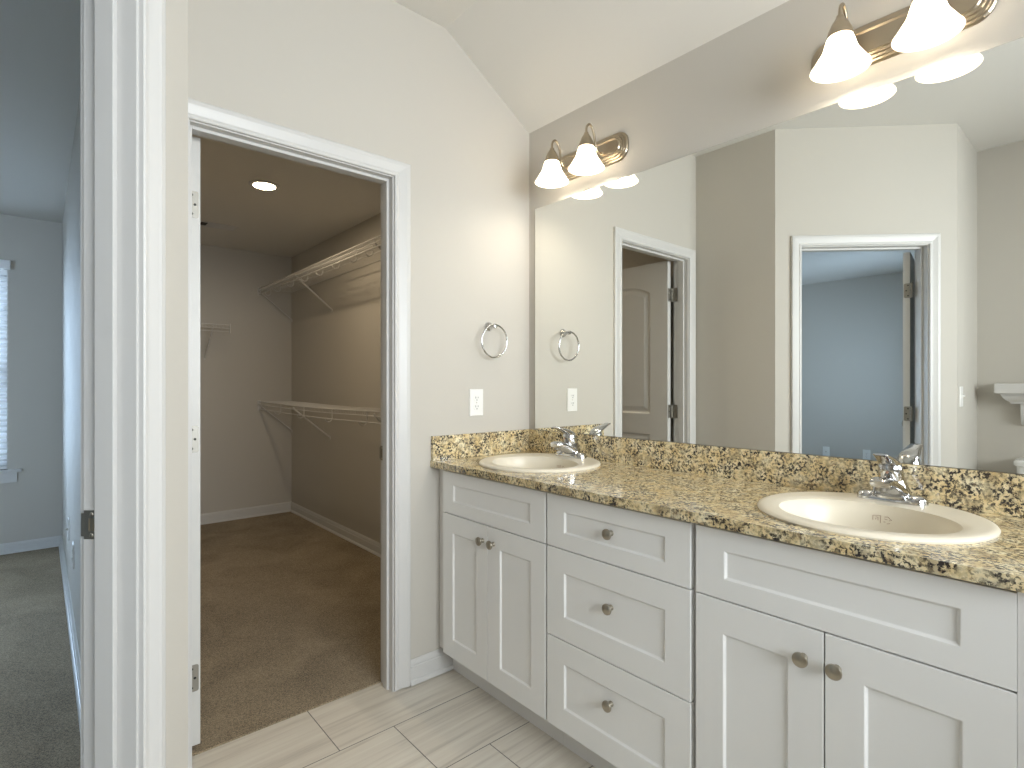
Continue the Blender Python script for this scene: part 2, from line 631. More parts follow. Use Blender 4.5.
def jamb_bm(s0, s1, zt, depth, st0, st1):
    bm = nbm()
    add_box(bm, s0 - 0.018, s0, 0, depth, 0, zt + 0.018)
    add_box(bm, s1, s1 + 0.018, 0, depth, 0, zt + 0.018)
    add_box(bm, s0, s1, 0, depth, zt, zt + 0.018)
    add_box(bm, s0, s0 + 0.011, st0, st1, 0, zt)
    add_box(bm, s1 - 0.011, s1, st0, st1, 0, zt)
    add_box(bm, s0 + 0.011, s1 - 0.011, st0, st1, zt - 0.011, zt)
    return bm


def strike_plate(parent, mtx):
    """plate lying on a jamb face: local x out of the jamb, y through, z up, centre at its middle"""
    bm = nbm()
    h, w = 0.029, 0.016
    for z0, z1, y0, y1 in ((-h, -0.013, -w, w), (0.013, h, -w, w), (-0.013, 0.013, -w, -0.008), (-0.013, 0.013, 0.006, w)):
        add_box(bm, 0, 0.002, y0, y1, z0, z1)
    add_box(bm, -0.002, 0.0022, w, w + 0.006, -h * 0.8, h * 0.8)      # lip bent round the edge
    p = obj('strike_plate', bm, M['steel'], parent, mtx=mtx)
    bm = nbm()
    add_box(bm, 0.0003, 0.0008, -0.008, 0.006, -0.013, 0.013)
    obj('latch_hole', bm, M['bracket'], p, mtx=mtx)
    bm = nbm()
    for z in (-0.021, 0.021):
        add_lathe(bm, [(0.0045, 0), (0.0035, 0.0012), (0, 0.0014)], (0.002, 0, z), (1, 0, 0), 10)
    obj('screw', bm, M['nickel'], p, mtx=mtx)


MC = Matrix.Identity(4)
t = struct('trim_1', casing_bm(CL0 - 0.005, CL1 + 0.005, CLT + 0.004), M['trim'], 'white moulded casing round the closet doorway', 'door casing', bevel=0.0)
j = struct('trim_2', jamb_bm(CL0, CL1, CLT, 0.100, 0.028, 0.064), M['trim'], 'white jamb and stop lining the closet doorway', 'door jamb', bevel=0.0015)
strike_plate(j, Matrix.Translation((CL1, 0.0835, 0.942)) @ Matrix.Rotation(PI, 4, 'Z') @ Matrix.Scale(-1, 4, (0, 1, 0)))
struct('trim_3', casing_bm(CL0 - 0.005, CL1 + 0.005, CLT + 0.004, 1.0, 0.100), M['trim'], 'casing of the closet doorway on the closet side', 'door casing')

struct('trim_4', casing_bm(BD0 - 0.005, BD1 + 0.005, BDT + 0.005, k_w=0.91), M['trim'], 'white casing of the angled bedroom doorway, bathroom side', 'door casing', mtx=MD)
j = struct('trim_5', jamb_bm(BD0, BD1, BDT, 0.1145, 0.041, 0.081), M['trim'], 'white jamb of the bedroom doorway with a strike plate', 'door jamb', bevel=0.0015, mtx=MD)
strike_plate(j, MD @ Matrix.Translation((BD0, 0.0945, 0.942)))
struct('trim_6', casing_bm(BD0 - 0.005, BD1 + 0.005, BDT + 0.005, 1.0, 0.114, 0.91), M['trim'], 'casing of the bedroom doorway, bedroom side', 'door casing', mtx=MD)

BASE = [(0, 0), (0.0205, 0), (0.0200, 0.07), (0.0175, 0.14), (0.0130, 0.185), (0.0115, 0.19), (0.0115, 0.70), (0.0085, 0.73), (0.0095, 0.80), (0.0080, 0.88), (0.0045, 0.96), (0.0035, 1.0), (0, 1.0)]


def baseboard(name, p0, p1, nrm, h, label, z0=0.0):
    """board along p0-p1, profile pushed out along nrm"""
    bm = nbm()
    p0, p1, nrm = Vector((*p0, 0)), Vector((*p1, 0)), Vector((*nrm, 0))
    loft(bm, [[p + nrm * t + Vector((0, 0, z0 + q * h)) for t, q in BASE] for p in (p0, p1)])
    return struct(name, bm, M['trim'], label, 'baseboard')


baseboard('baseboard_north', (CL1 + 0.005 + 0.068, 0), (-0.05, 0), (0, -1), 0.098, 'white bathroom baseboard between closet casing and vanity', 0.005)
baseboard('baseboard_closet_north', (XC + 0.0, YN), (0.027, YN), (0, -1), 0.092, 'white baseboard along the closet end wall', 0.006)
baseboard('baseboard_closet_east', (0.027, 0.13), (0.027, YN - 0.012), (-1, 0), 0.088, 'white baseboard under the closet wire shelves', 0.006)
baseboard('baseboard_closet_west', (XC, 0.14), (XC, YN - 0.012), (1, 0), 0.088, 'white baseboard behind the open closet door', 0.006)
baseboard('baseboard_bedroom_north', (-5.28, YN), (-1.672, YN), (0, -1), 0.076, 'white baseboard under the bedroom window', 0.006)
baseboard('baseboard_bedroom_east', (-1.672, -0.45), (-1.672, YN - 0.012), (-1, 0), 0.076, 'white baseboard along the bedroom partition wall', 0.006)
baseboard('baseboard_bedroom_west', (-5.291, -1.1), (-5.291, YN - 0.012), (1, 0), 0.076, 'white baseboard on the far bedroom wall', 0.006)
baseboard('baseboard_west', (XF, YS + 0.01), (XF, EY - 0.012), (1, 0), 0.098, 'white baseboard behind the toilet')
baseboard('baseboard_return', (EX - 0.02, EY), (XF, EY), (0, -1), 0.098, 'white baseboard below the light switch')

# ------------------------------------------------------------------ doors


def offset_loop(pts, d):
    n = len(pts)
    out = []
    for i in range(n):
        a, b, c = Vector(pts[i - 1]), Vector(pts[i]), Vector(pts[(i + 1) % n])
        e1, e2 = (b - a).normalized(), (c - b).normalized()
        n1, n2 = Vector((-e1.y, e1.x)), Vector((-e2.y, e2.x))
        m_ = (n1 + n2)
        m_ = m_ / max(0.3, m_.length_squared / 2)
        out.append(b + m_ * d)
    return out


def door_bm(w, h, th=0.035):
    """two-panel arch-top door: local x from the hinge edge, z up, y 0..th"""
    bm = nbm()
    st = 0.138
    top = [(st, 1.0), (w - st, 1.0), (w - st, 1.832)]
    k = 14
    for i in range(1, k):
        q = i / k
        top.append((w - st - (w - 2 * st) * q, 1.832 + 0.058 * math.sin(PI * q) ** 0.75))
    top.append((st, 1.832))
    bot = [(st, 0.21), (w - st, 0.21), (w - st, 0.86), (st, 0.86)]
    top = [(x, z / 2.032 * h) for x, z in top]
    for yy, s in ((0.0, 1.0), (th, -1.0)):
        outer = [bm.verts.new((x, yy, z)) for x, z in ((0, 0), (w, 0), (w, h), (0, h))]
        edges = [bm.edges.new((outer[i], outer[(i + 1) % 4])) for i in range(4)]
        for lp in (top, bot):
            prev = [bm.verts.new((x, yy, z)) for x, z in lp]
            m = len(prev)
            edges += [bm.edges.new((prev[i], prev[(i + 1) % m])) for i in range(m)]
            for off, dep in ((0.012, 0.0085), (0.022, 0.0095), (0.050, 0.002)):
                cur = [bm.verts.new((v.x, yy + s * dep, v.y)) for v in offset_loop(lp, off)]
                for i in range(m):
                    bm.faces.new([prev[i], prev[(i + 1) % m], cur[(i + 1) % m], cur[i]])
                prev = cur
            bm.faces.new(prev)
        bmesh.ops.triangle_fill(bm, edges=edges, use_beauty=True)
        if yy == 0.0:
            first = outer
        else:
            for i in range(4):
                bm.faces.new([first[i], first[(i + 1) % 4], outer[(i + 1) % 4], outer[i]])
    return bm


def lever_knob(parent, mtx, x, z):
    bm = nbm()
    for s, y in ((-1, 0.0), (1, 0.035)):
        add_lathe(bm, [(0, 0), (0.032, 0), (0.032, 0.004), (0.026, 0.010), (0.012, 0.014), (0.011, 0.030), (0.020, 0.036), (0.027, 0.048), (0.024, 0.060), (0.010, 0.066), (0, 0.0665)],
                  (x, y, z), (0, s, 0), 20)
    obj('door_knob', bm, M['nickel'], parent, smooth=True, mtx=mtx)


# closet door, swung 90 degrees into the closet: local x runs along +y, local y along -x ... built so that its inner face looks east
mcl = Matrix(((0, 1, 0, -1.427), (1, 0, 0, 0.120), (0, 0, 1, 0.020), (0, 0, 0, 1)))
dr = struct('door_1', door_bm(0.690, 2.030), M['door'], 'white arch-panel closet door standing open inside the closet', 'door', mtx=mcl)


def side_hinge(parent, mtx, z, dx_jamb):
    """hinge between a door edge (local x=0 face, y 0..th) and a jamb lying dx_jamb to the local -y side"""
    hh = 0.0445
    bm = nbm()
    prof = []
    for i in range(5):
        t = PI / 2 * i / 4
        prof.append((0.030 - 0.007 + 0.007 * math.sin(t), hh - 0.007 + 0.007 * math.cos(t)))
    pts = [(0.0, hh)] + prof[:1] + prof[1:] + [(y, -q) for y, q in prof[::-1]] + [(0.0, -hh)]
    loft(bm, [[Vector((-0.0016, y, z + q)) for y, q in pts], [Vector((0.001, y, z + q)) for y, q in pts]])
    h = obj('hinge', bm, M['steel'], parent, mtx=mtx)
    bm = nbm()
    for i in range(5):
        a = -hh + 2 * hh * i / 5
        b_ = a + 2 * hh / 5
        add_lathe(bm, [(0.0, a + 0.0005), (0.0056, a + 0.0005), (0.0062, a + 0.002), (0.0062, b_ - 0.002), (0.0056, b_ - 0.0005), (0, b_ - 0.0005)],
                  (-0.005, -0.007, z), (0, 0, 1), 12)
    obj('knuckle', bm, M['steel'], h, smooth=True, mtx=mtx)
    bm = nbm()
    # jamb leaf lying on the jamb face, seen from the room as a plate beside the knuckle
    add_box(bm, -0.046, -0.003, -dx_jamb - 0.001, -dx_jamb + 0.0016, z - hh, z + hh)
    add_box(bm, -0.009, -0.003, -dx_jamb, -0.005, z - hh, z + hh)
    obj('jamb_leaf', bm, M['steel'], h, mtx=mtx)
    bm = nbm()
    for yy, q in ((0.010, hh - 0.013), (0.019, 0.0), (0.010, -hh + 0.013)):
        add_lathe(bm, [(0.0042, 0), (0.0036, 0.0012), (0, 0.0015)], (-0.0016, yy, z + q), (-1, 0, 0), 10)
    obj('screw', bm, M['dark'], h, mtx=mtx)


for z in (0.225, 1.021, 1.803):
    side_hinge(dr, mcl, z, 0.007)
lever_knob(dr, mcl, 0.613, 0.93)

# bedroom door, swung into the bedroom: local x runs through the wall, local y towards the opening
mbd = MD @ Matrix.Translation((0.853, 0.124, 0.014)) @ Matrix.Rotation(R(-37), 4, 'Z') @ Matrix(((0, -1, 0, -0.006), (1, 0, 0, 0.006), (0, 0, 1, 0), (0, 0, 0, 1)))
dr = struct('door_2', door_bm(0.705, 2.020), M['door'], 'white bedroom door standing open into the bedroom, seen in the mirror', 'door', mtx=mbd)
for z in (0.25, 1.029, 1.783):
    side_hinge(dr, mbd, z, 0.014)
lever_knob(dr, mbd, 0.640, 0.93)

# ------------------------------------------------------------------ windows and blinds


def window(name, x0, x1, z0, z1, ywall, sgn, label, sill=True):
    """double-hung window in a wall whose room face is at ywall; sgn = +1 when the outside is towards +y"""
    def Y(d):
        return ywall + sgn * d

    def bx(bm, a, b, d0, d1, c, e):
        ya, yb = sorted((Y(d0), Y(d1)))
        add_box(bm, a, b, ya, yb, c, e)
    bm = nbm()
    for a, b, c, e in ((x0, x0 + 0.035, z0, z1), (x1 - 0.035, x1, z0, z1), (x0 + 0.035, x1 - 0.035, z0, z0 + 0.035), (x0 + 0.035, x1 - 0.035, z1 - 0.035, z1)):
        bx(bm, a, b, 0.075, 0.125, c, e)
    w = struct(name, bm, M['trim'], label, 'window')
    zm = (z0 + z1) / 2 - 0.02
    for c, e, d0 in ((z0 + 0.035, zm + 0.015, 0.080), (zm - 0.015, z1 - 0.035, 0.100)):
        bm = nbm()
        a, b = x0 + 0.035, x1 - 0.035
        bx(bm, a, a + 0.03, d0, d0 + 0.02, c, e)
        bx(bm, b - 0.03, b, d0, d0 + 0.02, c, e)
        bx(bm, a + 0.03, b - 0.03, d0, d0 + 0.02, c, c + 0.03)
        bx(bm, a + 0.03, b - 0.03, d0, d0 + 0.02, e - 0.03, e)
        s = obj('sash', bm, M['trim'], w)
        bm = nbm()
        bx(bm, a + 0.03, b - 0.03, d0 + 0.009, d0 + 0.012, c + 0.03, e - 0.03)
        obj('pane', bm, M['pane'], s)
    if sill:
        bm = nbm()
        bx(bm, x0 - 0.075, x1 + 0.078, -0.035, 0.0, z0 - 0.022, z0)
        bx(bm, x0, x1, 0.0, 0.075, z0 - 0.022, z0)
        s = obj('sill', bm, M['trim'], w, bevel=0.003)
        bm = nbm()
        bx(bm, x0 - 0.05, x1 + 0.052, -0.016, 0.0, z0 - 0.095, z0 - 0.022)
        obj('apron', bm, M['trim'], w, bevel=0.002)
    return w


window('window_1', BW[0][0], BW[0][1], BZ0, BZ1, YN, 1, 'bedroom window with a white blind, at the edge of the view')
window('window_2', SWX[0], SWX[1], BZ0, BZ1, EY + 0.12, -1, 'unseen second bedroom window, added beside the angled doorway for fill daylight')  # unseen window, added to brighten the bedroom's north wall
window('window_3', WX0, WX1, WZ0, WZ1, YS, -1, 'bathroom window behind the viewer', sill=False)

bl = thing('window_blind', 'white slatted blind hanging in the bedroom window', 'window blind', (BW[0][0], YN, BZ0))
W = BW[0][1] - BW[0][0]
bm = nbm()
add_box(bm, -0.015, W + 0.018, -0.058, -0.003, 1.437, 1.497)
obj('valance', bm, M['blind'], bl, bevel=0.004)
bm = nbm()
nsl = 34
for i in range(nsl):
    z = 0.045 + i * (1.39 / nsl)
    c0 = Vector((0, 0.030, z))
    ring = []
    for k in range(7):
        q = -0.024 + 0.048 * k / 6
        ring.append((q, 0.003 * (1 - (q / 0.024) ** 2) + q * 0.42))
    loft(bm, [[Vector((x, 0.030 + a, z + b)) for a, b in ring] + [Vector((x, 0.030 + a, z + b - 0.0022)) for a, b in ring[::-1]] for x in (0.004, W - 0.004)])
obj('slats', bm, M['blind'], bl)
bm = nbm()
add_box(bm, 0.004, W - 0.004, 0.006, 0.054, 0.004, 0.026)
obj('bottom_rail', bm, M['blind'], bl, bevel=0.003)
bm = nbm()
for x in (0.12, W - 0.12):
    for y in (0.004, 0.056):
        add_tube(bm, [(x, y, 0.02), (x, y, 1.44)], 0.001, 5)
obj('ladder_cord', bm, M['blind'], bl)

# ------------------------------------------------------------------ vanity cabinets
XFR, XFF = -0.540, -0.518        # front of doors, front of face frame


def shaker_bm(y0, y1, z0, z1, sl, rl, th=0.020, rec=0.0060):
    """shaker front in the plane x = XFR .. XFR+th (looking towards -x), relative to world"""
    bm = nbm()

    def loop(a, b, x):
        return [Vector((x, y0 + a, z0 + b)), Vector((x, y1 - a, z0 + b)), Vector((x, y1 - a, z1 - b)), Vector((x, y0 + a, z1 - b))]
    rings = [loop(0, 0, XFR + th), loop(0, 0, XFR), loop(sl, rl, XFR), loop(sl + 0.005, rl + 0.005, XFR + rec)]
    loft(bm, rings, True, True)
    return bm


def knob_bm(c):
    bm = nbm()
    add_lathe(bm, [(0.0085, 0), (0.0085, 0.002), (0.0060, 0.006), (0.0058, 0.012), (0.0090, 0.0155), (0.0150, 0.018), (0.0165, 0.021), (0.0155, 0.0245), (0.0095, 0.0275), (0, 0.0285)],
              c, (-1, 0, 0), 24, cap0=True)
    return bm


def cabinet(label, y0, y1, fronts, loc_group='white vanity cabinets'):
    yc = (y0 + y1) / 2
    base = Vector((-0.27, yc, 0))
    t = thing('vanity_cabinet', label, 'cabinet', base, loc_group)
    T = Matrix.Translation(-base)
    bm = nbm()
    x1 = -0.002
    # carcass: sides, back, bottom, face frame
    add_box(bm, XFF + 0.018, x1, y0 + 0.0005, y0 + 0.016, 0.112, 0.877)
    add_box(bm, XFF + 0.018, x1, y1 - 0.016, y1 - 0.0005, 0.112, 0.877)
    add_box(bm, -0.014, x1, y0 + 0.016, y1 - 0.016, 0.112, 0.70)
    add_box(bm, XFF + 0.018, -0.014, y0 + 0.016, y1 - 0.016, 0.112, 0.128)
    add_box(bm, -0.446, -0.020, y0 + 0.0005, y0 + 0.016, 0.0, 0.112)
    add_box(bm, -0.446, -0.020, y1 - 0.016, y1 - 0.0005, 0.0, 0.112)
    obj('body', bm, M['cabinet_in'], t, mtx=T.copy())
    bm = nbm()
    for a, b, c, e in ((y0 + 0.0005, y0 + 0.04, 0.112, 0.877), (y1 - 0.04, y1 - 0.0005, 0.112, 0.877), (y0 + 0.04, y1 - 0.04, 0.112, 0.150),
                       (y0 + 0.04, y1 - 0.04, 0.675, 0.715), (y0 + 0.04, y1 - 0.04, 0.840, 0.877)):
        add_box(bm, XFF, XFF + 0.018, a, b, c, e)
    obj('face_frame', bm, M['cabinet_in'], t, mtx=T.copy())
    bm = nbm()
    add_box(bm, -0.458, -0.446, y0 + 0.0005, y1 - 0.0005, 0.0, 0.112)
    obj('toe_kick', bm, M['cabinet_in'], t, mtx=T.copy())
    if y0 < -1.8:                     # filler strip closing the end
        bm = nbm()
        add_box(bm, XFR, XFF + 0.018, y0 - 0.004, y0 + 0.0285, 0.112, 0.877)
        obj('filler', bm, M['cabinet_in'], t, mtx=T.copy())
    for kind, a, b, c, e, sl, rl, kn in fronts:
        f = obj(kind, shaker_bm(a, b, c, e, sl, rl), M['cabinet'], t, bevel=0.0012, mtx=T.copy())
        if kn:
            xs = XFR if kn[2] else XFR + 0.0060
            obj('knob', knob_bm((xs, kn[0], kn[1])), M['pewter'], f, smooth=True, mtx=T.copy())
    return t


c1 = (-0.665, 0.0002)
cabinet('white two-door sink cabinet beside the closet wall', *c1, fronts=(
    ('drawer_front', -0.6600, -0.058, 0.6990, 0.8680, 0.073, 0.050, None),
    ('door', -0.3530, -0.058, 0.117, 0.6955, 0.070, 0.073, (-0.3265, 0.637, True)),
    ('door', -0.6600, -0.3555, 0.117, 0.6955, 0.070, 0.073, (-0.3905, 0.637, True))))
c2 = (-1.197, -0.665)
cabinet('white cabinet of three knobbed drawers between the sink cabinets', *c2, fronts=(
    ('drawer', -1.1905, -0.6690, 0.6990, 0.8680, 0.076, 0.050, (-0.9300, 0.788, False)),
    ('drawer', -1.1905, -0.6690, 0.4090, 0.6955, 0.076, 0.073, (-0.9300, 0.570, False)),
    ('drawer', -1.1905, -0.6690, 0.1170, 0.4055, 0.076, 0.073, (-0.9300, 0.288, False))))
c3 = (-1.836, -1.197)
cabinet('white two-door sink cabinet nearest the viewer', *c3, fronts=(
    ('drawer_front', -1.8070, -1.2055, 0.6990, 0.8680, 0.076, 0.050, None),
    ('door', -1.5035, -1.2055, 0.117, 0.6955, 0.073, 0.080, (-1.4640, 0.630, True)),
    ('door', -1.8070, -1.5065, 0.117, 0.6955, 0.073, 0.080, (-1.5300, 0.630, True))))

# ------------------------------------------------------------------ granite top, splashes
SY = (-0.352, -1.507)            # sink centres along the top
SX = -0.270
HR = 0.228
YE = -1.850
ct = thing('countertop', 'polished cream granite counter with black specks across the vanity', 'countertop', (-0.28, YE / 2, 0.878))
T = Matrix.Translation((0.28, -YE / 2, -0.878))


def slab_with_holes():
    bm = nbm()
    z0, z1 = 0.878, 0.904
    X0, X1 = -0.565, -0.0005
    ys = [-0.0005]
    for c in SY:
        ys += [c + 0.262, c - 0.262]
    ys.append(YE)
    # plain strips and holed patches, top and bottom
    def quad(z, a, b, flip):
        vs = [bm.verts.new(p) for p in ((X0, a, z), (X1, a, z), (X1, b, z), (X0, b, z))]
        bm.faces.new(vs[::-1] if flip else vs)
    for z, fl in ((z1, False), (z0, True)):
        for a, b in ((ys[0], ys[1]), (ys[2], ys[3]), (ys[4], ys[5])):
            quad(z, a, b, fl)
        for c in SY:
            N = 72
            inn, out = [], []
            for i in range(N):
                th = 2 * PI * i / N + PI / 4
                dx, dy = math.cos(th), math.sin(th)
                inn.append(bm.verts.new((SX + HR * dx, c + HR * dy, z)))
                k = min(((X1 - SX) / dx if dx > 1e-6 else 1e9), ((X0 - SX) / dx if dx < -1e-6 else 1e9),
                        (0.262 / dy if dy > 1e-6 else 1e9), (-0.262 / dy if dy < -1e-6 else 1e9))
                out.append(Vector((SX + dx * k, c + dy * k, z)))
            corners = [Vector((x, c + y, z)) for x in (X0, X1) for y in (-0.262, 0.262)]
            for q in corners:
                i = min(range(N), key=lambda i: (out[i] - q).length)
                out[i] = q
            ov = [bm.verts.new(p) for p in out]
            for i in range(N):
                jn = (i + 1) % N
                bm.faces.new([inn[i], ov[i], ov[jn], inn[jn]])
    for c in SY:
        N = 72
        r0 = [bm.verts.new((SX + HR * math.cos(2 * PI * i / N + PI / 4), c + HR * math.sin(2 * PI * i / N + PI / 4), z0)) for i in range(N)]
        r1 = [bm.verts.new((v.co.x, v.co.y, z1)) for v in r0]
        for i in range(N):
            bm.faces.new([r0[i], r1[i], r1[(i + 1) % N], r0[(i + 1) % N]])
    for p in (((X0, ys[0]), (X0, YE)), ((X0, YE), (X1, YE)), ((X1, YE), (X1, ys[0])), ((X1, ys[0]), (X0, ys[0]))):
        (xa, ya), (xb, yb) = p
        bm.faces.new([bm.verts.new(q) for q in ((xa, ya, z0), (xb, yb, z0), (xb, yb, z1), (xa, ya, z1))])
    bmesh.ops.remove_doubles(bm, verts=bm.verts, dist=0.00005)
    return bm


obj('slab', slab_with_holes(), M['granite'], ct, mtx=T.copy())
bm = nbm()
add_box(bm, -0.0195, -0.0006, YE, -0.0006, 0.904, 1.0068)
obj('backsplash', bm, M['granite'], ct, bevel=0.0015, mtx=T.copy())
bm = nbm()
add_box(bm, -0.562, -0.0195, -0.0195, -0.0006, 0.904, 1.0068)
obj('side_splash', bm, M['granite'], ct, bevel=0.0015, mtx=T.copy())

# ------------------------------------------------------------------ sinks
BXO, BA, BB, BDP = -0.028, 0.158, 0.186, 0.125     # bowl shift, semi axes, depth


def bowl_pt(th, v):
    """surface of the bowl in sink coordinates (z from the counter top), v 0 at the lip .. 1 at the drain"""
    k = (1 - v ** 2.3) * 0.965 + 0.035 if v < 1 else 0.0
    k = 0.13 + 0.87 * math.cos(v * PI / 2) ** 0.62 if v < 1 else 0.13
    z = 0.006 - BDP * math.sin(v * PI / 2) ** 1.15
    return Vector((BXO * (1 - 0.3 * v) + BA * k * math.cos(th), BB * k * math.sin(th), z))


def make_sink(label, loc):
    s = thing('sink', label, 'sink', loc, 'drop-in bathroom sinks')
    bm = nbm()
    N = 72
    rings = []
    for r, z in ((0.224, -0.030), (0.226, 0.0), (0.2430, 0.0), (0.2445, 0.004), (0.2415, 0.0085), (0.2350, 0.0110), (0.2270, 0.0115)):
        rings.append([Vector((r * math.cos(2 * PI * i / N), r * math.sin(2 * PI * i / N), z)) for i in range(N)])
    for q in (0.35, 0.7, 0.9):
        ring = []
        for i in range(N):
            th = 2 * PI * i / N
            a = Vector((0.2270 * math.cos(th), 0.2270 * math.sin(th), 0.0115))
            b = bowl_pt(th, 0.0) + Vector((0.012 * math.cos(th), 0.012 * math.sin(th), 0))
            p = a.lerp(b, q)
            p.z = 0.0115 - 0.0015 * q
            ring.append(p)
        rings.append(ring)
    for v in (0.0, 0.05, 0.1, 0.18, 0.28, 0.4, 0.52, 0.64, 0.75, 0.84, 0.91, 0.96, 0.99, 0.9999):
        rings.append([bowl_pt(2 * PI * i / N, v) for i in range(N)])
    # underside shell, closing the solid
    under = []
    for v in (0.9999, 0.97, 0.9, 0.75, 0.5, 0.28, 0.12):
        ring = []
        for i in range(N):
            th = 2 * PI * i / N
            p = bowl_pt(th, v)
            ring.append(Vector((p.x + 0.012 * math.cos(th), p.y + 0.012 * math.sin(th), p.z - 0.012)))
        under.append(ring)
    loft(bm, under + rings, True, True)
    o = obj('basin', bm, M['porcelain'], s, smooth=True)
    bm = nbm()
    c = bowl_pt(0, 0.9999)
    add_lathe(bm, [(0.026, 0.004), (0.024, 0.006), (0.018, 0.0045), (0.016, 0.006), (0.0, 0.0075)], (BXO * 0.7, 0, c.z - 0.001), (0, 0, 1), 24)
    obj('drain', bm, M['chrome'], s, smooth=True)
    # maker's stamp on the slope under the faucet: an open square with a hook, and a stack of wavy bars
    bm = nbm()
    def P(px, py):
        th = 0.125 - (px - 0.0) * 0.0127
        v = 0.186 + (py - px * 0.17) * 0.0135
        return bowl_pt(th, v) + Vector((-0.0006, 0, 0.0003))
    strokes = []
    for pts in (((0.3, 5.0), (0.3, 0.2), (7.8, 0.8), (7.8, 8.4)), ((3.0, 2.0), (5.2, 2.2), (5.4, 5.5)), ((3.0, 4.6), (3.4, 3.2)),
                ((11.5, 2.3), (14.8, 2.4), (18.8, 6.0), (16.2, 6.2)), ((11.5, 4.3), (14.5, 5.2)), ((10.8, 7.3), (12.8, 7.5)), ((14.3, 9.4), (17.5, 9.0))):
        strokes.append([P(*q) for q in pts])
    for st in strokes:
        add_tube(bm, st, 0.0006, 5)
    obj('maker_stamp', bm, M['ink'], s)
    return s


s1 = make_sink('round bisque drop-in sink beside the granite side splash', (SX, SY[0], 0.904))
copy_tree(s1, (SX, SY[1], 0.904), 'round bisque drop-in sink at the near end of the vanity')

# ------------------------------------------------------------------ faucets


def make_faucet(label, loc):
    f = thing('faucet', label, 'faucet', loc, 'single-lever chrome faucets')
    Y, X, Z = Vector((0, 1, 0)), Vector((1, 0, 0)), Vector((0, 0, 1))
    bm = nbm()
    rings = []
    for k, h in ((1.0, 0.0), (1.0, 0.005), (0.95, 0.009), (0.80, 0.012)):
        ring = []
        for i in range(40):
            t = 2 * PI * i / 40
            yy = 0.054 * (1 if math.sin(t) > 0 else -1) if abs(math.sin(t)) > 1e-6 else 0.0
            ring.append(Vector((0.026 * k * math.cos(t), yy * 1.0 + 0.026 * k * math.sin(t), h)))
        rings.append(ring)
    loft(bm, rings)
    obj('base_plate', bm, M['chrome'], f, smooth=True)
    for s in (-1, 1):
        bm = nbm()
        add_lathe(bm, [(0.0265, 0.004), (0.0265, 0.010), (0.0250, 0.0155), (0.020, 0.0205), (0.010, 0.0230), (0, 0.0235)], (0, s * 0.053, 0), Z, 24)
        obj('end_cap', bm, M['chrome'], f, smooth=True)
    # broad body with the spout drawn forward out of it
    bm = nbm()
    loft(bm, [circle_ring((0.003, 0, z), X, Y, a, b, 32, 2.6) for z, a, b in ((0.008, 0.0285, 0.046), (0.020, 0.0280, 0.044), (0.034, 0.0275, 0.039), (0.046, 0.0270, 0.034), (0.056, 0.0265, 0.0300), (0.060, 0.0262, 0.0280))])
    obj('body', bm, M['chrome'], f, smooth=True)
    bm = nbm()
    path = [(0.008, 0.018, 0.042, 0.016), (-0.014, 0.028, 0.039, 0.0180), (-0.034, 0.0400, 0.034, 0.0185), (-0.054, 0.0500, 0.0295, 0.0170), (-0.074, 0.0565, 0.0265, 0.0150), (-0.092, 0.0585, 0.0245, 0.0135), (-0.103, 0.0580, 0.0215, 0.0110), (-0.107, 0.0572, 0.0150, 0.0070)]
    rings = []
    for i, (x, z, w, h) in enumerate(path):
        a = path[max(0, i - 1)]
        b = path[min(len(path) - 1, i + 1)]
        tg = Vector((b[0] - a[0], 0, b[1] - a[1])).normalized()
        nz = Vector((tg.z, 0, -tg.x))
        if nz.z < 0:
            nz = -nz
        rings.append(circle_ring((x, 0, z), Y, nz, w, h, 28, 2.8))
    loft(bm, rings)
    sp = obj('spout', bm, M['chrome'], f, smooth=True)
    bm = nbm()
    add_lathe(bm, [(0.0, 0.0), (0.0115, 0.0), (0.012, 0.002), (0.012, 0.016)], (-0.085, 0, 0.0375), Z, 20)
    obj('aerator', bm, M['steel'], sp, smooth=True)
    tilt = Matrix.Translation((0.002, 0, 0.052)) @ Matrix.Rotation(R(-20), 4, 'Y')
    bm = nbm()
    add_lathe(bm, [(0.0275, 0.0), (0.0275, 0.0095)], (0, 0, 0), Z, 28, True, True)
    obj('gap_ring', bm, M['dark'], f, mtx=tilt)
    # lever: leaning dome and rising blade
    bm = nbm()
    add_lathe(bm, [(0.0, 0.0092), (0.0285, 0.0092), (0.0290, 0.016), (0.0284, 0.032), (0.0262, 0.046), (0.0205, 0.056), (0.011, 0.061), (0, 0.062)], (0, 0, 0), Z, 32)
    bmesh.ops.transform(bm, matrix=tilt, verts=bm.verts)
    rings = []
    for x, z, w, h in ((0.012, 0.086, 0.014, 0.008), (-0.002, 0.0965, 0.0235, 0.0130), (-0.024, 0.1060, 0.0245, 0.0130), (-0.048, 0.1150, 0.0220, 0.0095), (-0.066, 0.1215, 0.0195, 0.0065), (-0.082, 0.1265, 0.0180, 0.0048), (-0.094, 0.1300, 0.0165, 0.0038), (-0.100, 0.1315, 0.0125, 0.0025)):
        rings.append(circle_ring((x, 0, z), Y, Vector((0.30, 0, 0.954)), w, h, 24, 2.6))
    loft(bm, rings)
    obj('lever', bm, M['chrome'], f, smooth=True)
    bm = nbm()
    add_lathe(bm, [(0, -0.002), (0.0035, -0.002), (0.003, 0.001), (0, 0.0012)], (-0.0415, 0, 0.0790), (-0.94, 0, -0.34), 12)
    obj('temperature_dot', bm, M['ink'], f)
    return f


f1 = make_faucet('chrome faucet standing on the sink beside the closet wall', (-0.087, SY[0] - 0.003, 0.9145))
copy_tree(f1, (-0.087, SY[1] - 0.005, 0.9145), 'chrome faucet standing on the near sink')

